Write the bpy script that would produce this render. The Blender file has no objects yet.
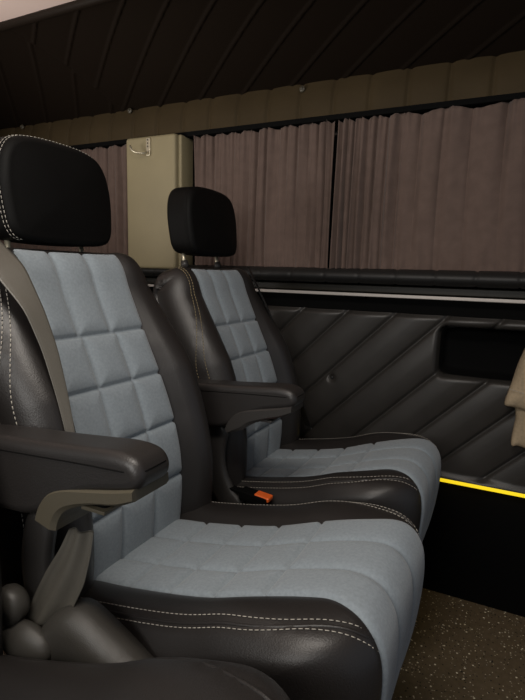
import bpy, math, random
import numpy as np
from mathutils import Vector, Matrix
random.seed(4); rng = np.random.default_rng(4)
C = bpy.context.scene.collection
scn = bpy.context.scene

# ------------------------------------------------------------------ camera, world, light, exposure
FPX = 507.226527
cam = bpy.data.cameras.new('camera'); cam.sensor_fit = 'VERTICAL'; cam.sensor_height = 24
cam.lens = FPX / 700 * 24; cam.clip_start = 0.02
co = bpy.data.objects.new('camera', cam); C.objects.link(co)
Rw = Matrix(((0.8931, -0.0912, 0.4405), (0.4491, 0.1256, -0.8846), (0.0254, 0.9879, 0.1531)))
co.matrix_world = Matrix.Translation((0, 0, 1.10)) @ Rw.to_4x4()
scn.camera = co

w = bpy.data.worlds.new('world'); scn.world = w; w.use_nodes = True
bg = w.node_tree.nodes['Background']; bg.inputs[0].default_value = (0.75, 0.85, 1, 1); bg.inputs[1].default_value = 0.25

def area(name, loc, target, sx, sy, power, col, spread=180):
    l = bpy.data.lights.new(name, 'AREA'); l.shape = 'RECTANGLE'; l.size = sx; l.size_y = sy
    l.energy = power; l.color = col; l.spread = math.radians(spread)
    o = bpy.data.objects.new(name, l); C.objects.link(o); o.location = loc
    d = Vector(target) - Vector(loc); o.rotation_euler = d.to_track_quat('-Z', 'Y').to_euler()
    return o
# daylight through the near side window and a soft roof lamp over the aisle
area('window_daylight', (-0.40, -0.66, 1.40), (-0.50, 1.0, 1.05), 0.9, 0.50, 10.5, (1.0, 0.97, 0.92))
area('rear_ceiling_fill', (-1.9, 0.2, 1.15), (-1.35, 1.1, 1.9), 0.6, 0.4, 4.5, (1.0, 0.94, 0.88), 90)  # added fill lamp, no window there; brightens the lilac headliner and the pillar
area('roof_lamp_light', (-0.26, 0.24, 1.86), (-0.48, 0.6, 0.5), 0.5, 0.2, 8.5, (1.0, 0.93, 0.84))

vs = scn.view_settings
vs.view_transform = 'Standard'; vs.look = 'None'; vs.gamma = 1; vs.use_curve_mapping = False
vs.exposure = 0.0

# ------------------------------------------------------------------ materials
def mat(name, col, rough=0.5, metal=0.0, spec=0.5, noise=None, bump=None, sheen=0.0, emit=None, trans=None):
    m = bpy.data.materials.new(name); m.use_nodes = True; nt = m.node_tree; p = nt.nodes['Principled BSDF']
    p.inputs['Base Color'].default_value = (*col, 1); p.inputs['Roughness'].default_value = rough
    p.inputs['Metallic'].default_value = metal; p.inputs['Specular IOR Level'].default_value = spec
    tc = nt.nodes.new('ShaderNodeTexCoord')
    if noise:                                   # (scale, amount)
        n = nt.nodes.new('ShaderNodeTexNoise'); n.inputs['Scale'].default_value = noise[0]; n.inputs['Detail'].default_value = 5
        nt.links.new(tc.outputs['Object'], n.inputs['Vector'])
        r = nt.nodes.new('ShaderNodeValToRGB')
        r.color_ramp.elements[0].position = 0.3; r.color_ramp.elements[1].position = 0.7
        a = noise[1]
        r.color_ramp.elements[0].color = (*[c * (1 - a) for c in col], 1); r.color_ramp.elements[1].color = (*[min(1, c * (1 + a)) for c in col], 1)
        nt.links.new(n.outputs['Fac'], r.inputs['Fac']); nt.links.new(r.outputs['Color'], p.inputs['Base Color'])
    if bump:                                    # (scale, strength)
        n = nt.nodes.new('ShaderNodeTexNoise'); n.inputs['Scale'].default_value = bump[0]; n.inputs['Detail'].default_value = 3
        nt.links.new(tc.outputs['Object'], n.inputs['Vector'])
        b = nt.nodes.new('ShaderNodeBump'); b.inputs['Strength'].default_value = bump[1]; b.inputs['Distance'].default_value = 0.001
        nt.links.new(n.outputs['Fac'], b.inputs['Height']); nt.links.new(b.outputs['Normal'], p.inputs['Normal'])
    if sheen: p.inputs['Sheen Weight'].default_value = sheen; p.inputs['Sheen Roughness'].default_value = 0.5
    if emit: p.inputs['Emission Color'].default_value = (*emit[:3], 1); p.inputs['Emission Strength'].default_value = emit[3]
    return m
M = dict(
    alcantara=mat('blue_grey_suede', (0.240, 0.275, 0.302), 0.95, spec=0.15, noise=(200, 0.10), bump=(900, 0.5), sheen=0.25),
    leather=mat('black_leather', (0.0185, 0.0160, 0.0150), 0.43, spec=0.55, bump=(420, 0.35)),
    leather_soft=mat('black_leatherette', (0.016, 0.0155, 0.0150), 0.50, spec=0.35, bump=(300, 0.3)),
    headrest=mat('black_headrest_leather', (0.0035, 0.0033, 0.0031), 0.6, spec=0.12, bump=(420, 0.3)),
    thread=mat('pale_thread', (0.42, 0.39, 0.34), 0.7),
    thread_gold=mat('ochre_thread', (0.30, 0.24, 0.13), 0.7),
    plastic=mat('dark_plastic', (0.035, 0.032, 0.030), 0.38, bump=(700, 0.3)),
    taupe=mat('taupe_plastic', (0.075, 0.064, 0.044), 0.42, bump=(700, 0.2)),
    shield=mat('grained_plastic', (0.050, 0.046, 0.040), 0.30, bump=(900, 0.6)),
    black=mat('matt_black', (0.003, 0.003, 0.003), 0.8, spec=0.08),
    webbing=mat('belt_webbing', (0.105, 0.096, 0.080), 0.36, spec=0.6, noise=(700, 0.12), bump=(1200, 0.4)),
    webbing_black=mat('black_belt_webbing', (0.010, 0.010, 0.010), 0.5),
    steel=mat('polished_steel', (0.62, 0.56, 0.42), 0.35, metal=0.6),
    alu=mat('brushed_aluminium', (0.50, 0.46, 0.43), 0.5, metal=0.35),
    orange=mat('orange_plastic', (0.85, 0.14, 0.02), 0.4),
    curtain=mat('brown_curtain', (0.125, 0.086, 0.071), 0.8, spec=0.2, noise=(30, 0.10), sheen=0.15),
    pillar=mat('beige_pillar_trim', (0.30, 0.255, 0.150), 0.6, noise=(5, 0.08), bump=(500, 0.2)),
    valance=mat('brown_padded_vinyl', (0.050, 0.035, 0.017), 0.7, spec=0.15, noise=(8, 0.10), bump=(300, 0.3)),
    ceiling=mat('dark_brown_vinyl', (0.009, 0.0055, 0.0032), 0.6, spec=0.15, bump=(300, 0.3)),
    lilac=mat('lilac_beige_headliner', (0.70, 0.55, 0.49), 0.9, bump=(300, 0.3)),
    wallpad=mat('black_wall_leatherette', (0.034, 0.031, 0.028), 0.42, spec=0.45, noise=(12, 0.12), bump=(260, 0.35)),
    strip=mat('dark_olive_gloss', (0.010, 0.008, 0.004), 0.45, spec=0.3),
    jacket=mat('beige_cotton', (0.42, 0.33, 0.22), 0.85, spec=0.2, noise=(120, 0.12), bump=(500, 0.5)),
    shell=mat('grey_headliner', (0.20, 0.18, 0.16), 0.9),
    led=mat('yellow_led_tape', (0.6, 0.5, 0.03), 0.4, emit=(1.0, 0.70, 0.012, 0.85)),
    glassy=mat('dark_window_tint', (0.01, 0.01, 0.01), 0.1),
)
def floor_mat():
    m = mat('speckled_vinyl', (0.12, 0.09, 0.06), 0.5); nt = m.node_tree; p = nt.nodes['Principled BSDF']
    tc = [n for n in nt.nodes if n.type == 'TEX_COORD'][0]
    base = None; prev = None
    n = nt.nodes.new('ShaderNodeTexNoise'); n.inputs['Scale'].default_value = 60; nt.links.new(tc.outputs['Object'], n.inputs['Vector'])
    r = nt.nodes.new('ShaderNodeValToRGB'); r.color_ramp.elements[0].color = (0.090, 0.066, 0.042, 1); r.color_ramp.elements[1].color = (0.165, 0.125, 0.085, 1)
    nt.links.new(n.outputs['Fac'], r.inputs['Fac']); prev = r.outputs['Color']
    for sc_, th, col in ((62, 0.17, (0.80, 0.74, 0.60, 1)), (95, 0.22, (0.012, 0.011, 0.01, 1)), (110, 0.19, (0.55, 0.50, 0.40, 1))):
        v = nt.nodes.new('ShaderNodeTexVoronoi'); v.inputs['Scale'].default_value = sc_; nt.links.new(tc.outputs['Object'], v.inputs['Vector'])
        lt = nt.nodes.new('ShaderNodeMath'); lt.operation = 'LESS_THAN'; lt.inputs[1].default_value = th
        nt.links.new(v.outputs['Distance'], lt.inputs[0])
        # only some cells carry a fleck
        sep = nt.nodes.new('ShaderNodeSeparateColor'); nt.links.new(v.outputs['Color'], sep.inputs[0])
        g = nt.nodes.new('ShaderNodeMath'); g.operation = 'GREATER_THAN'; g.inputs[1].default_value = 0.40; nt.links.new(sep.outputs[0], g.inputs[0])
        mu = nt.nodes.new('ShaderNodeMath'); mu.operation = 'MULTIPLY'; nt.links.new(lt.outputs[0], mu.inputs[0]); nt.links.new(g.outputs[0], mu.inputs[1])
        mx = nt.nodes.new('ShaderNodeMix'); mx.data_type = 'RGBA'; nt.links.new(mu.outputs[0], mx.inputs['Factor'])
        nt.links.new(prev, mx.inputs['A']); mx.inputs['B'].default_value = col; prev = mx.outputs['Result']
    nt.links.new(prev, p.inputs['Base Color'])
    return m
M['floor'] = floor_mat()

# ------------------------------------------------------------------ mesh helpers
def mesh_obj(name, verts, faces, m, parent=None, smooth=True, origin=(0, 0, 0)):
    o3 = np.array(origin, float)
    me = bpy.data.meshes.new(name)
    me.from_pydata([tuple(np.array(v, float) - o3) for v in verts], [], [tuple(int(i) for i in f) for f in faces])
    me.update()
    if smooth: me.polygons.foreach_set('use_smooth', [True] * len(me.polygons))
    me.materials.append(m)
    o = bpy.data.objects.new(name, me); C.objects.link(o)
    if parent is not None: o.parent = parent
    return o
def top_mesh(name, verts, faces, m, origin, **k):
    o = mesh_obj(name, verts, faces, m, None, origin=origin, **k); o.location = origin; return o
def empty(name, loc):
    o = bpy.data.objects.new(name, None); C.objects.link(o); o.location = loc; o.empty_display_size = 0.1; return o
def tag(o, label=None, cat=None, group=None, kind=None):
    if label: o['label'] = label
    if cat: o['category'] = cat
    if group: o['group'] = group
    if kind: o['kind'] = kind
    return o
class MB:
    def __init__(s): s.v = []; s.f = []
    def add(s, v, f):
        b = len(s.v); s.v += [tuple(p) for p in v]; s.f += [tuple(i + b for i in q) for q in f]; return s
    def box(s, a, b, bev=0.0):
        (x0, y0, z0), (x1, y1, z1) = a, b
        if bev <= 0:
            v = [(x, y, z) for x in (x0, x1) for y in (y0, y1) for z in (z0, z1)]
            return s.add(v, [(0, 1, 3, 2), (4, 6, 7, 5), (0, 4, 5, 1), (2, 3, 7, 6), (0, 2, 6, 4), (1, 5, 7, 3)])
        import bmesh
        bm = bmesh.new(); bmesh.ops.create_cube(bm, size=1)
        for q in bm.verts: q.co = Vector(((x0 + x1) / 2 + q.co.x * (x1 - x0), (y0 + y1) / 2 + q.co.y * (y1 - y0), (z0 + z1) / 2 + q.co.z * (z1 - z0)))
        bmesh.ops.bevel(bm, geom=list(bm.edges), offset=bev, segments=3, affect='EDGES', profile=0.5)
        bm.verts.index_update(); s.add([tuple(q.co) for q in bm.verts], [[q.index for q in f.verts] for f in bm.faces]); bm.free(); return s
    def tube(s, pts, r, n=10, caps=True):
        pts = [Vector(p) for p in pts]; rings = []; up = None
        rr = r if hasattr(r, '__len__') else [r] * len(pts)
        for i, p in enumerate(pts):
            t = (pts[min(i + 1, len(pts) - 1)] - pts[max(i - 1, 0)]).normalized()
            if up is None: up = Vector((0, 0, 1)) if abs(t.z) < 0.9 else Vector((1, 0, 0))
            a = t.cross(up).normalized(); b = a.cross(t).normalized(); up = b
            rings.append([p + (a * math.cos(k * 2 * math.pi / n) + b * math.sin(k * 2 * math.pi / n)) * rr[i] for k in range(n)])
        v = [q for g in rings for q in g]; f = []
        for i in range(len(pts) - 1):
            for k in range(n): f.append((i * n + k, i * n + (k + 1) % n, (i + 1) * n + (k + 1) % n, (i + 1) * n + k))
        if caps: f.append(tuple(range(n))[::-1]); f.append(tuple(range((len(pts) - 1) * n, len(pts) * n)))
        return s.add(v, f)
    def ellipsoid(s, c, r, n=20, m=12):
        v = []; f = []
        for i in range(m + 1):
            th = math.pi * i / m
            for k in range(n):
                ph = 2 * math.pi * k / n
                v.append((c[0] + r[0] * math.sin(th) * math.cos(ph), c[1] + r[1] * math.sin(th) * math.sin(ph), c[2] + r[2] * math.cos(th)))
        for i in range(m):
            for k in range(n): f.append((i * n + k, (i + 1) * n + k, (i + 1) * n + (k + 1) % n, i * n + (k + 1) % n))
        return s.add(v, f)
    def build(s, name, m, parent=None, origin=(0, 0, 0), smooth=False):
        return mesh_obj(name, s.v, s.f, m, parent, smooth=smooth, origin=origin)
    def top(s, name, m, origin, smooth=False):
        o = s.build(name, m, None, origin, smooth); o.location = origin; return o

def resample(pts, n, closed=True, smooth=0):
    p = np.array(pts, float)
    if closed: p = np.vstack([p, p[:1]])
    # Catmull-Rom subdivision
    q = []
    N = len(p) - 1
    for i in range(N):
        if closed: a, b, c, d = p[(i - 1) % N], p[i], p[i + 1], p[(i + 2) % N]
        else: a, b, c, d = p[max(i - 1, 0)], p[i], p[i + 1], p[min(i + 2, N)]
        for u in np.linspace(0, 1, 16, endpoint=False):
            q.append(0.5 * ((2 * b) + (-a + c) * u + (2 * a - 5 * b + 4 * c - d) * u * u + (-a + 3 * b - 3 * c + d) * u ** 3))
    q.append(p[-1]); q = np.array(q)
    L = np.r_[0, np.cumsum(np.linalg.norm(np.diff(q, axis=0), axis=1))]
    u = np.linspace(0, L[-1], n + (1 if closed else 0))
    r = np.c_[np.interp(u, L, q[:, 0]), np.interp(u, L, q[:, 1])]
    if closed: r = r[:-1]
    return r
def normals2(r, closed=True, out=+1):
    if closed: t = np.roll(r, -1, 0) - np.roll(r, 1, 0)
    else: t = np.gradient(r, axis=0)
    t /= np.linalg.norm(t, axis=1)[:, None] + 1e-12
    return np.c_[-t[:, 1], t[:, 0]] * out
def area2(r): return 0.5 * np.sum(r[:, 0] * np.roll(r[:, 1], -1) - np.roll(r[:, 0], -1) * r[:, 1])
def grid_faces(nt, ns, closed_t):
    f = []
    for i in range(nt if closed_t else nt - 1):
        j = (i + 1) % nt
        for k in range(ns - 1): f.append((i * ns + k, i * ns + k + 1, j * ns + k + 1, j * ns + k))
    return f

def capped(name, v, nt, ns, m, parent):
    """closed-profile sweep with both side faces filled by triangles of their own"""
    from mathutils.geometry import tessellate_polygon
    f = grid_faces(nt, ns, True); v = list(v); nsm = len(f)
    for col in (0, ns - 1):
        ring = [Vector(v[i * ns + col]) for i in range(nt)]; b = len(v)
        v += [tuple(p) for p in ring]
        for t in tessellate_polygon([ring]):
            n_ = (ring[t[1]] - ring[t[0]]).cross(ring[t[2]] - ring[t[0]]); want = -1 if col == 0 else 1
            if n_.length < 1e-12: continue
            t = t if n_.y * want > 0 else t[::-1]; f.append(tuple(b + q for q in t))
    o = mesh_obj(name, v, f, m, parent)
    sm = [i < nsm for i in range(len(o.data.polygons))]; o.data.polygons.foreach_set('use_smooth', sm)
    return o

class Pillow:
    """a closed side profile in the XZ plane swept across y in slices, rounded at both sides"""
    def __init__(s, prof, W, r, yi, bol, n=220, front_round=False, nose=False):
        s.fr = front_round; s.nose = nose
        s.P = resample(prof, n); sg = -1 if area2(s.P) > 0 else 1; s.N = normals2(s.P, True, sg)
        s.W, s.r, s.yi, s.bol, s.n = W, r, yi, bol, n
    def point(s, i, sv, extra=0.0):
        i %= s.n; P, N = s.P[i], s.N[i]; W = s.W(P) if callable(s.W) else s.W
        yi = s.yi(P) if callable(s.yi) else s.yi
        a = abs(sv); y = (a / 0.5 * yi) if a <= 0.5 else yi + (a - 0.5) / 0.5 * (W - yi)
        e = 0.0
        if y > W - s.r: q = min(1.0, (y - (W - s.r)) / s.r); e = s.r * (1 - math.sqrt(max(0, 1 - q * q)))
        if s.fr: e *= 0.42 + 0.58 * ((1 + N[0]) / 2) ** 1.5
        o = s.bol(P, N, y, W, yi) - e + extra
        x = P[0] + N[0] * o
        if s.nose:
            RC = 0.10; ex = 0.075 * (1 - math.sqrt(max(0, 1 - min(1, max(0, (y - (W - RC)) / RC)) ** 2)))
            t = max(0, min(1, (x + 0.38) / 0.26)); x -= ex * t * t * (3 - 2 * t)
        return (x, math.copysign(y, sv), P[1] + N[1] * o)
    def slices(s, nb=14):
        a = list(np.linspace(0, 0.5, 8)) + list(0.5 + 0.5 * np.sin(np.linspace(0, 1, nb + 1)[1:] * math.pi / 2))
        return [-x for x in a[::-1]][:-1] + a
    def body(s, name, m, parent, dx, inset=0.007, rng_i=None):
        sv = s.slices(); v = []
        for i in range(s.n):
            ins = rng_i is not None and rng_i(i)
            for q in sv: v.append(s.point(i, q, -inset if (ins and abs(q) < 0.49) else 0.0))
        return capped(name, [(x - dx, y, z) for x, y, z in v], s.n, len(sv), m, parent)
    def patch(s, name, m, parent, dx, i0, i1, ns, seams_y, seams_i, seam_rows=None, edge=0.010, depth=0.0055, puff=0.006, sw=0.0038, res=2):
        """quilted insert: seams_y = fractions in -1..1 of the half width, seams_i = profile indices (float)"""
        idx = np.linspace(i0, i1, int((i1 - i0) * res)); v = []
        P = s.P; seg = np.linalg.norm(np.diff(P[[k % s.n for k in range(int(i0), int(i1) + 2)]], axis=0), axis=1).mean()
        for t in idx:
            a = int(math.floor(t)); fr = t - a
            for q in np.linspace(-0.5, 0.5, ns):
                p0 = np.array(s.point(a, q)); p1 = np.array(s.point(a + 1, q)); p = p0 * (1 - fr) + p1 * fr
                N = s.N[a % s.n] * (1 - fr) + s.N[(a + 1) % s.n] * fr
                P2 = s.P[a % s.n]; yi = s.yi(P2) if callable(s.yi) else s.yi
                yy = q * 2 * yi
                sy = seams_y(t) if callable(seams_y) else seams_y
                bounds = [-1] + list(sy) + [1]
                d = min([abs(yy - b * yi) for b in sy] + [9])
                si = seams_i(q * 2) if callable(seams_i) else seams_i
                dt = min([abs(t - b) * seg for b in si] + [9])
                de = min(yi - abs(yy), (t - i0) * seg, (i1 - t) * seg)
                dd = min(d, dt)
                h = -depth * math.exp(-(dd / sw) ** 2) + puff * (1 - math.exp(-(min(dd, de) / 0.014) ** 1.4)) - 0.009 * math.exp(-(de / 0.0045) ** 2) + 0.001
                v.append((p[0] + N[0] * h - dx, p[1], p[2] + N[1] * h))
        return mesh_obj(name, v, grid_faces(len(idx), ns, False), m, parent)
    def nearest(s, x, z): return int(np.argmin((s.P[:, 0] - x) ** 2 + (s.P[:, 1] - z) ** 2))

def stitches(mb, pts, step=0.0085, ln=0.0055, r=0.0009):
    p = np.array(pts, float); L = np.r_[0, np.cumsum(np.linalg.norm(np.diff(p, axis=0), axis=1))]
    u = 0
    while u + ln < L[-1]:
        a = [np.interp(u, L, p[:, k]) for k in range(3)]; b = [np.interp(u + ln, L, p[:, k]) for k in range(3)]
        mb.tube([a, b], r, n=5); u += step
    return mb

# ------------------------------------------------------------------ the setting
def quad_structure(name, v, m): 
    o = mesh_obj(name, v, [tuple(range(4))], m, smooth=False); tag(o, kind='structure'); return o
X0, X1, YW, YN = -3.1, 1.5, 1.75, -0.72
def slab(name, a, b, m, bev=0):
    o = MB().box(a, b, bev).build(name, m); tag(o, kind='structure'); return o
slab('floor', (X0, YN, -0.04), (X1, YW + 0.12, 0.0), M['floor'])
slab('wall_back', (X0 - 0.06, YN, 0.0), (X0, YW + 0.12, 1.95), M['shell'])
slab('wall_far_base', (X0, YW - 0.001, 0.0), (X1, YW + 0.12, 0.425), M['black'])
# near side wall with a window opening
nw = MB(); nw.box((X0, YN - 0.06, 0), (X1, YN, 1.08)); nw.box((X0, YN - 0.06, 1.72), (X1, YN, 1.95)); nw.box((X0, YN - 0.06, 1.08), (-1.15, YN, 1.72)); nw.box((1.05, YN - 0.06, 1.08), (X1, YN, 1.72))
tag(nw.build('wall_near', M['shell']), kind='structure')

def heightgrid(name, x0, x1, z0, z1, dx, dz, fn, m, kind='structure'):
    """vertical panel facing -y : fn(X,Z) -> y"""
    xs = np.linspace(x0, x1, int((x1 - x0) / dx) + 1); zs = np.linspace(z0, z1, int((z1 - z0) / dz) + 1)
    Xg, Zg = np.meshgrid(xs, zs, indexing='ij'); Yg = fn(Xg, Zg)
    v = np.c_[Xg.ravel(), Yg.ravel(), Zg.ravel()]
    f = [(a * len(zs) + b, (a + 1) * len(zs) + b, (a + 1) * len(zs) + b + 1, a * len(zs) + b + 1) for a in range(len(xs) - 1) for b in range(len(zs) - 1)]
    o = mesh_obj(name, v, f, m)
    if kind: tag(o, kind=kind)
    return o
def seamdist(c, c0, sp): return np.abs((c - c0 + sp / 2) % sp - sp / 2)
# lower wall: diagonal quilting, a button dimple and a deep pocket recess
PX0, PX1, PZ0, PZ1 = -0.218, 0.125, 0.778, 0.938
def rrect(X, Z, x0, x1, z0, z1, r):
    qx = np.abs(X - (x0 + x1) / 2) - ((x1 - x0) / 2 - r); qz = np.abs(Z - (z0 + z1) / 2) - ((z1 - z0) / 2 - r)
    return np.hypot(np.maximum(qx, 0), np.maximum(qz, 0)) + np.minimum(np.maximum(qx, qz), 0) - r
def wall_y(X, Z):
    d = seamdist(X - Z, -1.503, 0.1675) * 0.7071
    y = YW - 0.016 + 0.010 * np.exp(-(d / 0.0055) ** 2) - 0.010 * (1 - np.exp(-(d / 0.028) ** 1.4))
    rb = np.hypot(X + 0.58, Z - 0.724); y += 0.016 * np.exp(-(rb / 0.011) ** 2)
    y += 0.0015 * np.sin(9 * X + 5 * Z) * np.sin(13 * Z - 4 * X)
    rr = rrect(X, Z, PX0, PX1, PZ0, PZ1, 0.02)
    y += 0.012 * np.exp(-(np.maximum(rr, 0) / 0.008) ** 2)
    y = np.where(rr < 0, YW + 0.085, y)
    y = np.where(Z < 0.452, y + (YW - 0.034 - y) * np.clip((0.452 - Z) / 0.016, 0, 1), y); e = 0.972 - Z; y += 0.012 * np.exp(-(np.maximum(e, 0) / 0.008) ** 2)
    return y
heightgrid('wall_far_panel', -1.9, 0.62, 0.432, 0.972, 0.0045, 0.0045, wall_y, M['wallpad'])
heightgrid('wall_far_rear', X0, -1.9, 0.432, 0.972, 0.02, 0.02, lambda X, Z: X * 0 + YW - 0.016, M['wallpad'])
heightgrid('wall_far_front', 0.62, X1, 0.432, 0.972, 0.02, 0.02, lambda X, Z: X * 0 + YW - 0.016, M['wallpad'])
slab('trim_1', (X0, YW + 0.005, 0.972), (X1, YW + 0.12, 1.066), M['black'])       # dark channel behind the rail
slab('wall_far_outer', (X0, YW + 0.10, 0.425), (X1, YW + 0.12, 1.10), M['black'])
# padded sill roll
def roll(name, x0, x1, yc, zc, ry, rz, sp, c0, m, depth=0.0035, th0=-0.35, th1=1.25):
    xs = np.arange(x0, x1, 0.006); th = np.linspace(th0 * math.pi, th1 * math.pi, 22); v = []
    for x in xs:
        d = seamdist(np.array(x), c0, sp); g = -depth * math.exp(-(float(d) / 0.004) ** 2) + 0.001
        for t in th: v.append((x, yc - (ry + g) * math.cos(t), zc + (rz + g) * math.sin(t)))
    o = mesh_obj(name, v, grid_faces(len(xs), len(th), False), m); tag(o, kind='structure'); return o
roll('trim_2', X0, X1, 1.715, 1.092, 0.050, 0.026, 0.1215, -0.119, M['leather_soft'])
# window band behind the curtains (dark outside glass) and its frame
slab('window_1', (X0, YW + 0.03, 1.11), (X1, YW + 0.04, 1.64), M['glassy'])
slab('wall_far_top', (X0, YW + 0.045, 1.08), (X1, YW + 0.12, 1.95), M['black'])
# valance, padded with upright seams
def val_y(X, Z):
    d = seamdist(X, -0.121, 0.1222)
    return 1.705 + (Z - 1.62) * 0.22 + 0.005 * np.exp(-(d / 0.004) ** 2) - 0.004 * (1 - np.exp(-(d / 0.02) ** 1.4)) - 0.010 * np.sin(np.clip((Z - 1.62) / 0.125, 0, 1) * math.pi) + 0.002 * np.exp(-((d - 0.006) / 0.003) ** 2)
heightgrid('trim_3', X0, X1, 1.622, 1.745, 0.004, 0.012, val_y, M['valance'])
slab('trim_4', (X0, 1.70, 1.606), (X1, 1.76, 1.6225), M['black'])
# quilted ceiling: dark sloping panel with a chevron, then the lilac centre headliner
xs = np.linspace(X0, X1, 760); us = np.linspace(0, 1, 90)
Xg, Ug = np.meshgrid(xs, us, indexing='ij')
Yg = 1.735 - Ug * (1.735 - 1.27); Zg = 1.742 + 0.158 * np.sin(Ug * math.pi / 2 * 0.9) / math.sin(math.pi / 2 * 0.9)
c = np.where(Xg > -1.66 + (Yg - 1.25) * 0.25, Xg + 1.35 * (Yg - 1.6) + 0.98, Xg + 0.95 * (Yg - 1.6) + 1.67)
d = seamdist(c, 0.0, 0.191) * 0.62; d = np.minimum(d, np.abs(Xg + 1.66 - (Yg - 1.25) * 0.25))
Zg = Zg - 0.007 * np.exp(-(d / 0.004) ** 2) - 0.002 * (1 - np.exp(-(d / 0.02) ** 1.4))
v = np.c_[Xg.ravel(), Yg.ravel(), Zg.ravel()]
f = grid_faces(len(xs), len(us), False)
o = mesh_obj('ceiling', v, f, M['ceiling']); tag(o, kind='structure')
slab('ceiling_centre', (X0, YN, 1.905), (X1, 1.250, 1.95), M['lilac'])
o = MB().tube([(X0, 1.264, 1.900), (X1, 1.264, 1.900)], 0.015, n=12).build('trim_5', M['ceiling'], smooth=True); tag(o, kind='structure')
# beige pillar between the windows
pl = MB().box((-1.462, 1.655, 1.10), (-1.217, 1.76, 1.612), 0.012); pl.box((-1.225, 1.675, 1.10), (-1.203, 1.76, 1.610), 0.008)
o = pl.build('wall_far_pillar', M['pillar'], smooth=True); tag(o, kind='structure')
# led tape and the aluminium rail
lt = MB().box((-1.6, YW - 0.034, 0.4190), (X1 - 0.2, YW + 0.02, 0.4315), 0.002).top('led_strip', M['led'], (-0.05, YW, 0.43))
tag(lt, 'glowing yellow light strip running along the foot of the black quilted wall', 'light strip')
rl = empty('wall_rail', (-0.5, 1.72, 1.03))
MB().box((-2.4, 1.712, 1.024), (X1 - 0.1, 1.724, 1.035), 0.002).build('rail_bar', M['alu'], rl, origin=(-0.5, 1.72, 1.03))
MB().box((-2.4, 1.722, 1.038), (X1 - 0.1, 1.75, 1.062), 0.003).build('rail_housing', M['strip'], rl, origin=(-0.5, 1.72, 1.03))
for x in (-2.2, -1.7, -1.2, -0.5, 0.3, 1.0):
    MB().box((x, 1.722, 1.018), (x + 0.03, 1.76, 1.040)).build('bracket', M['black'], rl, origin=(-0.5, 1.72, 1.03))
tag(rl, 'thin silver metal rail running in the dark gap below the padded sill', 'rail')
# wall pocket
pk = MB()
def pocket():
    n = 40; v = []; f = []
    def ring(r, y):
        pts = []
        for k in range(n * 2):
            a = 2 * math.pi * k / (2 * n); cx, cz = math.cos(a), math.sin(a)
            hx, hz = (PX1 - PX0) / 2 - r, (PZ1 - PZ0) / 2 - r
            px = (PX0 + PX1) / 2 + math.copysign(min(abs(cx) ** 0.25, 1), cx) * hx; pz = (PZ0 + PZ1) / 2 + math.copysign(min(abs(cz) ** 0.25, 1), cz) * hz
            pts.append((px, y, pz))
        return pts
    R_ = [ring(0.001, 1.760), ring(0.003, 1.762), ring(0.006, 1.818), ring(0.02, 1.826)]
    for r in R_: v += r
    k2 = 2 * n
    for i in range(len(R_) - 1):
        for k in range(k2): f.append((i * k2 + k, i * k2 + (k + 1) % k2, (i + 1) * k2 + (k + 1) % k2, (i + 1) * k2 + k))
    f.append(tuple(range((len(R_) - 1) * k2, len(R_) * k2)))
    return v, f
pv, pf = pocket()
po = top_mesh('storage_pocket', pv, pf, M['black'], (-0.05, 1.78, 0.86))
tag(po, 'black recessed rounded rectangular pocket set into the quilted wall panel', 'pocket')
bt = MB().ellipsoid((-0.58, 1.743, 0.724), (0.007, 0.006, 0.007)).top('upholstery_button', M['leather_soft'], (-0.58, 1.743, 0.724), smooth=True)
tag(bt, 'small round black button sunk in a dimple of the quilted wall', 'button')
for i, (x, z) in enumerate(((-2.13, 1.735), (-1.488, 1.735), (-0.727, 1.722))):
    y = 1.726
    s_ = MB().ellipsoid((x, y - 0.012, z), (0.011, 0.006, 0.011)); s_.tube([(x, y - 0.021, z), (x, y - 0.016, z)], 0.005)
    o = s_.top('snap_stud', M['taupe'], (x, y, z), smooth=True)
    tag(o, ('small round stud on the padded brown strip, left above the nearer headrest', 'small round stud on the padded brown strip just above the hooked pillar', 'small round stud on the padded brown strip above the large curtain')[i], 'stud', 'round studs along the padded strip')

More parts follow.
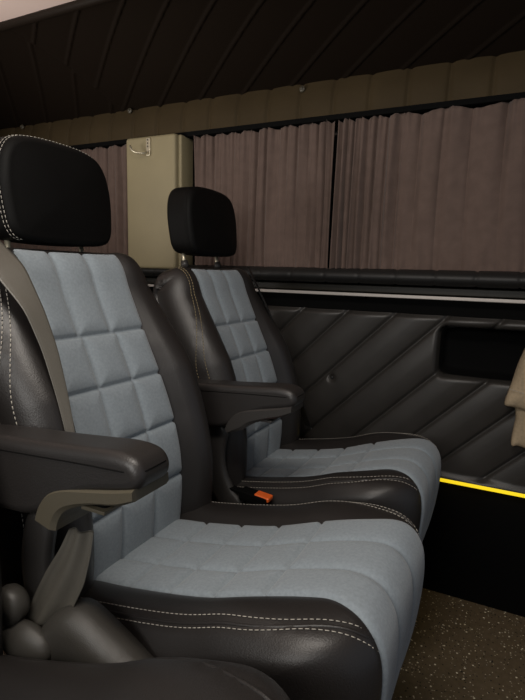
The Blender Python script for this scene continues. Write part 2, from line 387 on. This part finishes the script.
# ------------------------------------------------------------------ curtains
def curtain(name, x0, x1, folds, amp, seed, gather=None, zt=1.607, zb=1.085, yc=1.712):
    r = np.random.default_rng(seed); n = int((x1 - x0) / 0.0022); nz = 44
    u = np.linspace(0, 1, n); ph = np.zeros(n)
    # fold phase with varying frequency
    fr = folds * (1 + 0.45 * np.interp(u, np.linspace(0, 1, 14), r.uniform(-1, 1, 14)))
    if gather is not None: fr = fr * (1 + 1.6 * np.exp(-((u - gather) / 0.09) ** 2))
    ph = np.cumsum(fr) / n * 2 * math.pi
    am = amp * np.interp(u, np.linspace(0, 1, 30), r.uniform(0.25, 1.15, 30))
    v = []
    for k in range(nz):
        t = k / (nz - 1); z0 = zt + (zb - zt) * t
        a = am * (0.75 + 0.35 * np.sin(t * 3.0 + seed + u * 9)) * (1.0 - 0.25 * t) * (1 + (0.9 * np.exp(-((u - gather) / 0.12) ** 2) if gather is not None else 0))
        sh = 0.5 * np.sin(t * 2.2 + u * 7 + seed)
        fine = 0.0028 * np.sin(ph * 2.7 + 2 * t) * math.exp(-t / 0.15) + 0.0045 * np.sin(ph * 2.3 + 1.0) * math.exp(-(1 - t) / 0.09)
        s_ = np.abs(np.sin((ph + sh) / 2)) ** 0.75; prof = 1 - 2 * s_ + 0.25 * np.sin(ph * 1.7 + 2 * sh) 
        y = yc + a * prof + fine + 0.0035 * np.sin(ph * 0.37 + 3 * t)
        x = x0 + (x1 - x0) * u + 0.004 * np.cos(ph + sh) * 0.6
        z = z0 + (0.004 * np.sin(ph * 0.5 + 1) if k == 0 else 0) + (0.006 * np.abs(np.sin(ph * 0.25)) * -1 if k == 0 else 0)
        v.append(np.c_[x, y, z + 0 * u])
    v = np.array(v).transpose(1, 0, 2).reshape(-1, 3)
    o = top_mesh(name, v, grid_faces(n, nz, False), M['curtain'], ((x0 + x1) / 2, yc, zb))
    sd = o.modifiers.new('s', 'SOLIDIFY'); sd.thickness = 0.0012
    return o
c1 = curtain('window_curtain', -3.0, -1.475, 40, 0.015, 3)
tag(c1, 'gathered brown curtain left of the beige pillar, behind the nearer seat', 'curtain', 'brown window curtains')
c2 = curtain('window_curtain', -1.170, -0.601, 17, 0.013, 8, gather=1.0)
tag(c2, 'gathered brown curtain right of the pillar, behind the farther headrest', 'curtain', 'brown window curtains')
c3 = curtain('window_curtain', -0.593, 0.9, 24, 0.012, 5, gather=0.0)
tag(c3, 'wide brown curtain with shallow folds at the right, above the pocket', 'curtain', 'brown window curtains')
rod = MB().tube([(X0 + 0.1, 1.712, 1.609), (X1 - 0.1, 1.712, 1.609)], 0.004, n=8).top('curtain_wire', M['black'], (-0.5, 1.712, 1.609), smooth=True)
tag(rod, 'thin dark curtain wire under the brown padded strip', 'curtain wire')

# coat hook on the pillar
hk = empty('coat_hook', (-1.345, 1.655, 1.56)); ho = (-1.345, 1.655, 1.56)
MB().box((-1.353, 1.648, 1.535), (-1.333, 1.657, 1.603), 0.003).build('back_plate', M['steel'], hk, origin=ho)
MB().tube([(-1.343, 1.650, 1.548), (-1.343, 1.635, 1.541), (-1.352, 1.622, 1.540), (-1.372, 1.612, 1.542), (-1.388, 1.607, 1.551), (-1.396, 1.606, 1.568)], [0.0045, 0.0045, 0.004, 0.004, 0.0038, 0.0042], n=10).build('prong', M['steel'], hk, origin=ho, smooth=True)
for z in (1.594, 1.582, 1.57): MB().ellipsoid((-1.343, 1.647, z), (0.003, 0.002, 0.003), 8, 6).build('screw', M['taupe'], hk, origin=ho, smooth=True)
tag(hk, 'small chrome hook screwed to the top of the beige pillar', 'hook')

# ------------------------------------------------------------------ seats
CUSH = [(-0.72, 0.50), (-0.655, 0.532), (-0.56, 0.548), (-0.467, 0.566), (-0.39, 0.585), (-0.31, 0.614), (-0.24, 0.637), (-0.185, 0.650), (-0.148, 0.646), (-0.124, 0.622), (-0.115, 0.585),
        (-0.116, 0.53), (-0.124, 0.46), (-0.138, 0.39), (-0.158, 0.33), (-0.20, 0.31), (-0.35, 0.325), (-0.52, 0.35), (-0.68, 0.37), (-0.74, 0.40), (-0.75, 0.46)]
BACK = [(-0.655, 0.47), (-0.648, 0.54), (-0.643, 0.62), (-0.648, 0.70), (-0.670, 0.79), (-0.702, 0.88), (-0.742, 0.97), (-0.778, 1.05), (-0.796, 1.098), (-0.818, 1.124), (-0.852, 1.131),
        (-0.886, 1.112), (-0.896, 1.06), (-0.878, 0.95), (-0.855, 0.85), (-0.83, 0.75), (-0.815, 0.62), (-0.80, 0.50), (-0.76, 0.44), (-0.70, 0.43)]
DX = -0.42
def bol_c(P, N, y, W, yi):
    if y <= yi: return 0.003 * (y / yi) ** 2
    q = (y - yi) / (W - yi); up = max(0, N[1]); fr = max(0, N[0])
    x = P[0]; tt = max(0, min(1, (x + 0.34) / 0.20)); fade = 1 - tt * tt * (3 - 2 * tt)
    k = (0.018 * up) * fade
    g = -0.006 * math.exp(-((y - yi) / 0.005) ** 2)
    # the side seam between the top panel and the side panel
    ts = max(0.0, min(1.0, (P[0] + 0.30) / 0.168)) if N[1] > 0.1 else 1.0; qp = max(0.02, 0.70 * (1 - ts ** 2.4))
    g2 = -0.003 * math.exp(-((q - qp) / 0.03) ** 2) * (1 if ts < 1 and (up > 0.1 or fr > 0.3) else 0)
    return 0.003 - 0.016 * (1 - fade) * min(1, q * 1.3) ** 1.3 + k * math.sin(min(1, q / 0.9) * math.pi) ** 0.9 + g + g2
def bol_b(P, N, y, W, yi):
    front = max(0, N[0]) ** 0.6; z = P[1]
    k = 0.046 * front * max(0.25, min(1, (1.12 - z) / 0.25))
    if y <= yi: return -0.002 * front + 0.004 * front * (y / yi) ** 3
    q = (y - yi) / (W - yi)
    g = -0.006 * math.exp(-((y - yi) / 0.005) ** 2) * front
    g2 = -0.004 * math.exp(-((q - 2 * (sb(z) - 0.5)) / 0.03) ** 2) * (1 if N[0] > 0 or N[1] > 0.3 else 0)
    return 0.002 * front + k * math.sin(min(1, q * 0.95 + 0.05) * math.pi) ** 0.7 + g + g2
def seam_path(sgn, sv, nose, lift):
    """the panel seam: along the side of the bolster, then round the nose to meet the suede"""
    ia, it, ib = cp.nearest(-0.60, 0.54), cp.nearest(-0.30, 0.617), cp.nearest(-0.132 + nose, 0.640 - 1.2 * nose); pts = []
    for i in np.linspace(ia, ib, 120):
        t = max(0.0, (i - it) / (ib - it)); q = sv - (sv - 0.50) * t ** 2.4
        a = int(i); fr = i - a; p = np.array(cp.point(a, sgn * q, lift)) * (1 - fr) + np.array(cp.point(a + 1, sgn * q, lift)) * fr
        pts.append(tuple(p))
    return pts
def yi_c(P):
    x, z = P; t = max(0, min(1, (x + 0.21) / 0.09)); t = t * t * (3 - 2 * t); return 0.133 + 0.024 * t
def yi_b(P):
    return 0.134 + 0.009 * max(0, min(1, (0.93 - P[1]) / 0.15))
def sb(z):
    """where the side seam of the backrest runs"""
    t = max(0.0, min(1.0, (z - 0.86) / 0.24)); return 0.94 - 0.20 * t * t * (3 - 2 * t)
def w_b(P):
    z = P[1]; return 0.257 - 0.034 * max(0, min(1, (z - 0.90) / 0.22)) ** 1.6
cp = Pillow(CUSH, 0.243, 0.044, yi_c, bol_c, n=240, nose=True)
bp = Pillow(BACK, w_b, 0.078, yi_b, bol_b, n=240, front_round=True)

def make_seat(yc, label, near=True, sx=0.0, sz=0.0, arm_dz=0.0, hx=0.0, bx=0.0, tilt=0.0, knob=False, shield=True, stitched=True):
    root = empty('van_seat', (DX + sx, yc, 0.0)); tag(root, label, 'seat', 'rear passenger seats')
    L = lambda pts: [(p[0] - DX, p[1], p[2] + sz) for p in pts]     # side-profile X to seat-local
    AL = lambda pts: [(p[0] - DX, p[1], p[2] + sz + arm_dz) for p in pts]
    HL = lambda pts: [(p[0] - DX + hx, p[1], p[2]) for p in pts]
    S0 = lambda pts: [(p[0] - DX, p[1], p[2]) for p in pts]     # local to the cushion or backrest
    def B(mb, name, m, parent=root, smooth=True, T=None): mb.v = (T or L)(mb.v); return mb.build(name, m, parent, smooth=smooth)
    # cushion
    i0, i1 = cp.nearest(-0.70, 0.51), cp.nearest(-0.16, 0.33)
    cu = cp.body('cushion', M['leather'], root, DX, inset=0.010, rng_i=lambda i: i0 + 1 < i < i1 - 1)
    cu.location = (0.55 * tilt, 0, sz); cu.rotation_euler.y = -tilt
    si = [cp.nearest(-0.565, 0.547), cp.nearest(-0.48, 0.563), cp.nearest(-0.39, 0.585), cp.nearest(-0.30, 0.617)]
    xf = cp.nearest(-0.30, 0.617)
    cp.patch('cushion_insert', M['alcantara'], cu, 0.0, i0, i1, 70, (-0.36, 0.36), si, depth=0.0048, puff=0.006, res=2).location = (-DX, 0, 0)
    for sgn in (-1, 1):
        mb = MB()
        for sv, nose in ((0.815, 0.0), (0.885, 0.018)):
            stitches(mb, seam_path(sgn, sv, nose, 0.0008), r=0.0007)
        if stitched: B(mb, 'stitching', M['thread'], cu, T=S0)
        mb = MB().tube(seam_path(sgn, 0.85, 0.009, -0.0008), 0.0028, n=8); B(mb, 'piping', M['leather'], cu, T=S0)
    # backrest
    j0, j1 = bp.nearest(-0.65, 0.50), bp.nearest(-0.83, 1.115)
    bk = bp.body('backrest', M['leather'], root, DX, inset=0.010, rng_i=lambda i: j0 + 1 < i < j1 - 1)
    bk.location = (bx, 0, sz)
    sj = [bp.nearest(-0.741, 0.967), bp.nearest(-0.698, 0.870), bp.nearest(-0.662, 0.764), bp.nearest(-0.644, 0.648)]
    bp.patch('backrest_insert', M['alcantara'], bk, 0.0, j0, j1, 70, lambda t: (-0.40, 0.24) if t > sj[0] else (-0.34, 0.34), sj, depth=0.0055, puff=0.008, sw=0.0032).location = (-DX, 0, 0)
    for sgn in (-1,):
        mb = MB()
        for sv in (-0.022, 0.022):
            stitches(mb, [bp.point(i, sgn * (sb(bp.P[i % bp.n][1]) + sv), 0.0006) for i in range(bp.nearest(-0.65, 0.6), bp.nearest(-0.84, 1.118))])
        B(mb, 'stitching', M['thread_gold'] if not near else M['thread'], bk, T=S0)
    # headrest: an outline in YZ swept in x
    out = resample([(-0.124, 1.160), (-0.134, 1.20), (-0.136, 1.26), (-0.122, 1.310), (-0.086, 1.336), (0, 1.343), (0.086, 1.336), (0.122, 1.310), (0.136, 1.26), (0.134, 1.20), (0.124, 1.160), (0.095, 1.145), (0, 1.141), (-0.095, 1.145)], 120)
    cN = np.array([0, 1.236]); v = []; T = 15
    def hp(k, t):   # t in -1..1 back..front
        p = out[k]; e = 0.018 * (1 - math.sqrt(max(0, 1 - max(0, (abs(t) - 0.55) / 0.45) ** 2)))
        q = p + (cN - p) / np.linalg.norm(cN - p) * e * 1.0
        g = 0.0025 * math.exp(-((t - 0.62) / 0.05) ** 2)
        q = q + (cN - q) / np.linalg.norm(cN - q) * g
        x = -0.868 + 0.044 * t - (q[1] - 1.236) * 0.10
        return (x, q[0], q[1])
    ts = list(np.sin(np.linspace(-1, 1, 41) * math.pi / 2))
    for t in ts:
        for k in range(120): v.append(hp(k, t))
    fcs = []
    for a in range(len(ts) - 1):
        for k in range(120): fcs.append((a * 120 + k, (a + 1) * 120 + k, (a + 1) * 120 + (k + 1) % 120, a * 120 + (k + 1) % 120))
    for side in (0, len(ts) - 1):            # domed faces
        prev = side * 120; base = np.array(v[prev:prev + 120]); cen = base.mean(0)
        for s_ in (0.93, 0.84, 0.7, 0.52, 0.34, 0.16, 0.04):
            ring = cen + (base - cen) * s_; ring[:, 0] += (1 if side else -1) * 0.010 * (1 - s_ ** 2)
            b = len(v); v += [tuple(r_) for r_ in ring]
            for k in range(120):
                q = (prev + k, b + k, b + (k + 1) % 120, prev + (k + 1) % 120); fcs.append(q if side else q[::-1])
            prev = b
        cap = [prev + k for k in range(120)]; fcs.append(cap[::-1] if side else cap)
    hd = mesh_obj('headrest', HL(v), fcs, M['headrest'], root)
    mb = MB()
    ks = list(range(-4, 65))
    for tt in ((0.54, 0.71) if near else ()):
        pts = [np.array(hp(k % 120, tt)) for k in ks]; pts = [p + np.array([0, *((p[1:] - cN) / np.linalg.norm(p[1:] - cN) * 0.0006)]) for p in pts]
        stitches(mb, pts, r=0.0006)
    if near: B(mb, 'stitching', M['thread'] if near else M['thread_gold'], hd, T=HL)
    pp = [hp(k % 120, 0.63) for k in range(121)]; B(MB().tube(pp, 0.0022, n=8, caps=False), 'piping', M['headrest'], hd, T=HL)
    for y in (-0.095, 0.088):
        B(MB().tube([(-0.872, y, 1.095), (-0.880, y, 1.160)], 0.0055, n=14), 'headrest_post', M['steel'], T=HL)
        B(MB().tube([(-0.871, y, 1.105), (-0.874, y, 1.126)], [0.012, 0.010], n=14), 'post_sleeve', M['plastic'], T=HL)
    # armrest: side profile swept in y
    AY = -0.275; AW = 0.034
    ap = Pillow([(-0.82, 0.80), (-0.76, 0.842), (-0.66, 0.858), (-0.55, 0.866), (-0.48, 0.872), (-0.43, 0.876), (-0.398, 0.872), (-0.384, 0.857), (-0.385, 0.840), (-0.400, 0.829), (-0.43, 0.822), (-0.47, 0.812), (-0.515, 0.792), (-0.550, 0.768), (-0.60, 0.752), (-0.70, 0.748), (-0.78, 0.755)],
                AW, 0.014, 0.010, lambda P, N, y, W, yi: 0.0, n=200)
    sv = ap.slices(12); v = [ap.point(i, q) for i in range(200) for q in sv]
    arm = capped('armrest', AL([(x, y + AY, z) for x, y, z in v]), 200, len(sv), M['leather'], root)
    sm_ = resample([(-0.76, 0.826), (-0.66, 0.840), (-0.55, 0.848), (-0.47, 0.853), (-0.43, 0.855), (-0.410, 0.856), (-0.396, 0.856)], 60, closed=False)
    B(MB().tube([(p[0], AY - AW - 0.0002, p[1]) for p in sm_[:58]] + [(-0.3895, AY - AW + 0.006, 0.857), (-0.3845, AY - AW + 0.014, 0.857), (-0.3840, AY, 0.857), (-0.3845, AY + AW - 0.014, 0.857)], 0.0010, n=6), 'seam', M['headrest'], arm, T=AL)
    # armrest underside trim, an arched plate
    up_ = resample([(-0.568, 0.756), (-0.558, 0.778), (-0.540, 0.798), (-0.512, 0.810), (-0.47, 0.818), (-0.43, 0.826), (-0.392, 0.835)], 40, closed=False)
    lo_ = resample([(-0.530, 0.746), (-0.526, 0.760), (-0.515, 0.776), (-0.495, 0.788), (-0.46, 0.800), (-0.42, 0.808), (-0.392, 0.820)], 40, closed=False) if near else \
          resample([(-0.560, 0.744), (-0.545, 0.750), (-0.520, 0.760), (-0.500, 0.776), (-0.46, 0.793), (-0.42, 0.806), (-0.392, 0.820)], 40, closed=False)
    v = []; f = []
    yo, yf = AY - AW - 0.002, AY + AW + 0.002
    for k in range(40):
        u_, l_ = up_[k], lo_[k]
        ring = [(u_[0], yo + 0.004, u_[1] + 0.001), (u_[0] * 0.9 + l_[0] * 0.1, yo, u_[1] * 0.9 + l_[1] * 0.1), (u_[0] * 0.2 + l_[0] * 0.8, yo, u_[1] * 0.2 + l_[1] * 0.8), (l_[0], yo + 0.005, l_[1]), (l_[0], yf - 0.005, l_[1]), (u_[0] * 0.2 + l_[0] * 0.8, yf, u_[1] * 0.2 + l_[1] * 0.8), (u_[0], yf - 0.001, u_[1])]
        v += ring
    for k in range(39):
        for q in range(7): f.append((k * 7 + q, k * 7 + (q + 1) % 7, (k + 1) * 7 + (q + 1) % 7, (k + 1) * 7 + q))
    f.append(tuple(range(7))[::-1]); f.append(tuple(range(39 * 7, 40 * 7)))
    tr = mesh_obj('underside_trim', AL(v), f, M['taupe'] if near else M['plastic'], arm, smooth=False); tr['label'] = 'smooth plastic trim under the armrest' 
    B(MB().box((-0.485, AY - 0.028, 0.787), (-0.445, AY + 0.010, 0.792), 0.001), 'release_lever', M['taupe'] if near else M['plastic'], arm, smooth=False, T=AL)
    B(MB().box((-0.54, AY - 0.020, 0.785), (-0.45, AY + 0.022, 0.81), 0.006), 'inner_block', M['black'], arm, smooth=False, T=AL)
    # recliner cover beside the backrest
    def strap(path, hw, th, name, m, yoff, parent=root):
        """a rounded bar of half width hw in the XZ plane, thickness th in y"""
        p = resample(path, 40, closed=False); n_ = normals2(p, False); v = []; f = []
        K = 14
        for k in range(40):
            e = min(1, math.sqrt(max(0, 1 - max(0, (4 - k) / 4.5) ** 2))) * min(1, math.sqrt(max(0, 1 - max(0, (k - 35) / 4.5) ** 2)))
            for q in range(K):
                a = 2 * math.pi * q / K; cx = math.copysign(abs(math.cos(a)) ** 0.6, math.cos(a)) * (hw[0] + (hw[1] - hw[0]) * k / 39) * e; cy = math.copysign(abs(math.sin(a)) ** 0.7, math.sin(a)) * th
                v.append((p[k][0] + n_[k][0] * cx, yoff + cy, p[k][1] + n_[k][1] * cx))
        for k in range(39):
            for q in range(K): f.append((k * K + q, k * K + (q + 1) % K, (k + 1) * K + (q + 1) % K, (k + 1) * K + q))
        f.append(tuple(range(K))[::-1]); f.append(tuple(range(39 * K, 40 * K)))
        return mesh_obj(name, L(v), f, m, parent)
    strap([(-0.605, 0.735), (-0.622, 0.67), (-0.620, 0.61), (-0.595, 0.555), (-0.55, 0.505)], (0.026, 0.034), 0.014, 'recliner_cover', M['plastic'], -0.262)
    # side shield below the cushion
    v = []; f = []
    pr_ = [(0.000, 0.005), (0.004, 0.022), (0.016, 0.034), (0.034, 0.038), (0.052, 0.038)]
    path = resample([(-0.585, 0.575), (-0.555, 0.605), (-0.52, 0.615), (-0.47, 0.595), (-0.41, 0.562), (-0.30, 0.50), (-0.20, 0.45)], 50, closed=False)
    for k in range(50):
        x, z = path[k]
        for (a, b) in ((-0.305, -0.16), (-0.305, -0.03), (-0.300, -0.010), (-0.288, 0.0), (-0.268, 0.002), (-0.248, -0.004), (-0.248, -0.16)): v.append((x, a, z + b))
    for k in range(49):
        for q in range(7): f.append((k * 7 + q, k * 7 + (q + 1) % 7, (k + 1) * 7 + (q + 1) % 7, (k + 1) * 7 + q))
    f.append(tuple(range(7))[::-1]); f.append(tuple(range(49 * 7, 50 * 7)))
    if shield: mesh_obj('side_shield', L(v), f, M['shield'], root)
    # far side recliner knob with its round housing
    if knob:
        B(MB().tube([(-0.632, 0.232, 0.572), (-0.632, 0.240, 0.572), (-0.632, 0.252, 0.572), (-0.632, 0.260, 0.572), (-0.632, 0.265, 0.572), (-0.632, 0.268, 0.572)], [0.025, 0.028, 0.028, 0.025, 0.019, 0.008], n=32), 'recliner_knob', M['shield'])
        B(MB().ellipsoid((-0.600, 0.245, 0.520), (0.050, 0.022, 0.034)), 'knob_housing', M['shield'])
    # base: pedestal and floor rails
    B(MB().box((-0.66, -0.17, 0.03), (-0.24, 0.17, 0.34), 0.02), 'pedestal', M['black'], smooth=False, T=S0)
    for y in (-0.18, 0.18): B(MB().box((-0.74, y - 0.025, 0.0), (-0.20, y + 0.025, 0.035), 0.006), 'floor_rail', M['black'], smooth=False, T=S0)
    return root

def ribbon(mb, left, right, th=0.0014, waves=0.0, n=60):
    """a woven band from its two edge lines"""
    def rs(p):
        p = np.array(p, float); a = resample(p[:, :2], n, closed=False)
        # resample 3-d by chord parameter
        L_ = np.r_[0, np.cumsum(np.linalg.norm(np.diff(p, axis=0), axis=1))]; u = np.linspace(0, L_[-1], n)
        q = np.c_[[np.interp(u, L_, p[:, k]) for k in range(3)]].T
        for _ in range(6): q[1:-1] = (q[:-2] + 2 * q[1:-1] + q[2:]) / 4
        return q
    a, b = rs(left), rs(right); m = 13; v = []; tn = np.gradient((a + b) / 2, axis=0)
    for s_ in (0, 1):
        for k in range(n):
            w_ = b[k] - a[k]; nn = np.cross(w_, tn[k]); nn /= np.linalg.norm(nn)
            for q in range(m):
                u = q / (m - 1); h = waves * math.sin(u * math.pi * 3) + 0.0006 * (1 if q in (1, m - 2) else 0)
                v.append(a[k] + w_ * u + nn * (h + (th if s_ else 0)))
    f = []
    o = n * m
    for k in range(n - 1):
        for q in range(m - 1):
            i = k * m + q; f.append((i, i + 1, i + m + 1, i + m)); f.append((o + i, o + i + m, o + i + m + 1, o + i + 1))
        f.append((k * m, (k + 1) * m, o + (k + 1) * m, o + k * m)); f.append((k * m + m - 1, o + k * m + m - 1, o + (k + 1) * m + m - 1, (k + 1) * m + m - 1))
    f.append([q for q in range(m)] + [o + q for q in range(m)][::-1]); f.append([(n - 1) * m + q for q in range(m)][::-1] + [o + (n - 1) * m + q for q in range(m)])
    mb.add(v, f); return mb

YA, YB, YC = 0.757, 1.347, 0.205
seatA = make_seat(YA, 'black and blue-grey quilted seat in the middle of the picture, nearer large headrest')
seatB = make_seat(YB, 'farther black and blue-grey quilted seat beside the padded wall, smaller headrest', near=False, sx=-0.047, sz=-0.026, arm_dz=-0.014, hx=0.033, bx=0.026, shield=False)
seatC = make_seat(YC, 'black seat edge in the foreground, cut off by the bottom of the picture', sz=0.030, tilt=0.13, knob=True, shield=False, stitched=False)

# seat belts
def belt(name, parts, m, label, origin):
    mb = MB()
    for p in parts: ribbon(mb, *p)
    o = mb.top(name, m, origin, smooth=True); tag(o, label, 'seat belt', 'seat belts'); return o
belt('seat_belt', [([(-0.80, 0.528, 1.140), (-0.755, 0.535, 1.095), (-0.705, 0.556, 1.030), (-0.680, 0.566, 0.965), (-0.655, 0.568, 0.895), (-0.635, 0.566, 0.840), (-0.615, 0.560, 0.770)],
                    [(-0.80, 0.588, 1.142), (-0.745, 0.592, 1.100), (-0.700, 0.592, 1.025), (-0.675, 0.593, 0.965), (-0.650, 0.588, 0.895), (-0.628, 0.580, 0.835), (-0.605, 0.570, 0.770)])],
     M['webbing'], 'grey-brown shoulder belt lying over the left edge of the nearer backrest', (-0.7, 0.57, 1.0))
belt('seat_belt', [([(-0.535, 0.478, 0.735), (-0.553, 0.476, 0.70), (-0.580, 0.474, 0.66), (-0.605, 0.472, 0.615), (-0.622, 0.470, 0.575), (-0.635, 0.468, 0.53)],
                    [(-0.497, 0.486, 0.735), (-0.502, 0.484, 0.70), (-0.512, 0.480, 0.655), (-0.536, 0.476, 0.605), (-0.575, 0.472, 0.56), (-0.60, 0.470, 0.52)], 0.0014, 0.0045)],
     M['webbing'], 'crumpled grey lap belt hanging below the nearer armrest', (-0.6, 0.54, 0.62))
belt('seat_belt', [([(-0.80, 1.475, 1.115), (-0.742, 1.518, 0.98), (-0.685, 1.560, 0.83), (-0.62, 1.60, 0.62), (-0.60, 1.61, 0.56)],
                    [(-0.81, 1.510, 1.115), (-0.755, 1.550, 0.98), (-0.700, 1.590, 0.83), (-0.65, 1.615, 0.62), (-0.63, 1.62, 0.56)])],
     M['webbing_black'], 'black shoulder belt running down the wall side of the farther backrest', (-0.7, 1.55, 0.9))
# buckle between the seats
bo = (-0.545, 1.085, 0.535); bk = empty('belt_buckle', bo)
def rot_box(a, b, bev, ang, name, m, parent, orig):
    mb = MB().box(a, b, bev); R_ = Matrix.Rotation(ang, 3, 'Y'); mb.v = [tuple(R_ @ Vector(p)) for p in mb.v]
    return mb.build(name, m, parent)
rot_box((-0.045, -0.017, -0.014), (0.034, 0.017, 0.010), 0.004, math.radians(6), 'buckle_body', M['black'], bk, bo)
rot_box((-0.004, -0.0145, 0.000), (0.0385, 0.0145, 0.0125), 0.004, math.radians(6), 'release_button', M['orange'], bk, bo)['label'] = 'orange release button'
rot_box((-0.12, -0.010, -0.004), (-0.035, 0.010, 0.004), 0.002, math.radians(6), 'stalk', M['black'], bk, bo)
tag(bk, 'belt buckle with bright orange button beside the farther seat cushion', 'buckle')

# beige jacket on the wall rail at the right
jo = (0.12, 1.68, 0.9); jk = empty('jacket', (0.108, 1.68, 0.9)); tag(jk, 'beige cotton jacket hanging at the right edge, hem and sleeve end in view', 'jacket')
def cloth_piece(outline, y0, th, name, seed):
    """front view outline in XZ, thick folded cloth"""
    p = resample(outline, 90); p = p if area2(p) > 0 else p[::-1]; cen = p.mean(0); v = []; f = []
    r = np.random.default_rng(seed); n = 90
    lay = [(1.0, 0.5), (0.995, 0.15), (0.97, -0.2), (0.9, -0.42), (0.75, -0.5), (0.5, -0.52), (0.2, -0.5)]
    for s_, yy in lay:
        for k in range(n):
            q = cen + (p[k] - cen) * s_; fold = 0.010 * math.sin(q[0] * 70 + q[1] * 14 + seed) * (1 if yy < 0.3 else 0)
            v.append((q[0], y0 + yy * th + fold, q[1]))
    for a in range(len(lay) - 1):
        for k in range(n): f.append((a * n + k, a * n + (k + 1) % n, (a + 1) * n + (k + 1) % n, (a + 1) * n + k))
    f.append([(len(lay) - 1) * n + k for k in range(n)]); f.append([k for k in range(n)][::-1])
    return mesh_obj(name, v, f, M['jacket'], jk, origin=jo)
cloth_piece([(0.09, 1.03), (0.062, 0.95), (0.033, 0.86), (0.018, 0.79), (0.003, 0.722), (0.02, 0.716), (0.05, 0.707), (0.12, 0.695), (0.22, 0.69), (0.28, 0.72), (0.27, 0.9), (0.22, 1.02), (0.15, 1.05)], 1.665, 0.05, 'body_panel', 1)
cloth_piece([(0.042, 0.73), (0.038, 0.67), (0.033, 0.593), (0.05, 0.589), (0.09, 0.585), (0.13, 0.588), (0.14, 0.66), (0.135, 0.74)], 1.69, 0.04, 'sleeve', 2)
mb = MB().tube([(0.15, 1.70, 1.02), (0.15, 1.695, 1.06), (0.15, 1.705, 1.075)], 0.004)
mb.build('hanging_loop', M['jacket'], jk, origin=jo, smooth=True)
mb = MB(); stitches(mb, [(0.014, 1.640, 0.775), (0.06, 1.640, 0.765), (0.2, 1.640, 0.755)]); mb.build('hem_stitching', M['thread'], jk, origin=jo)
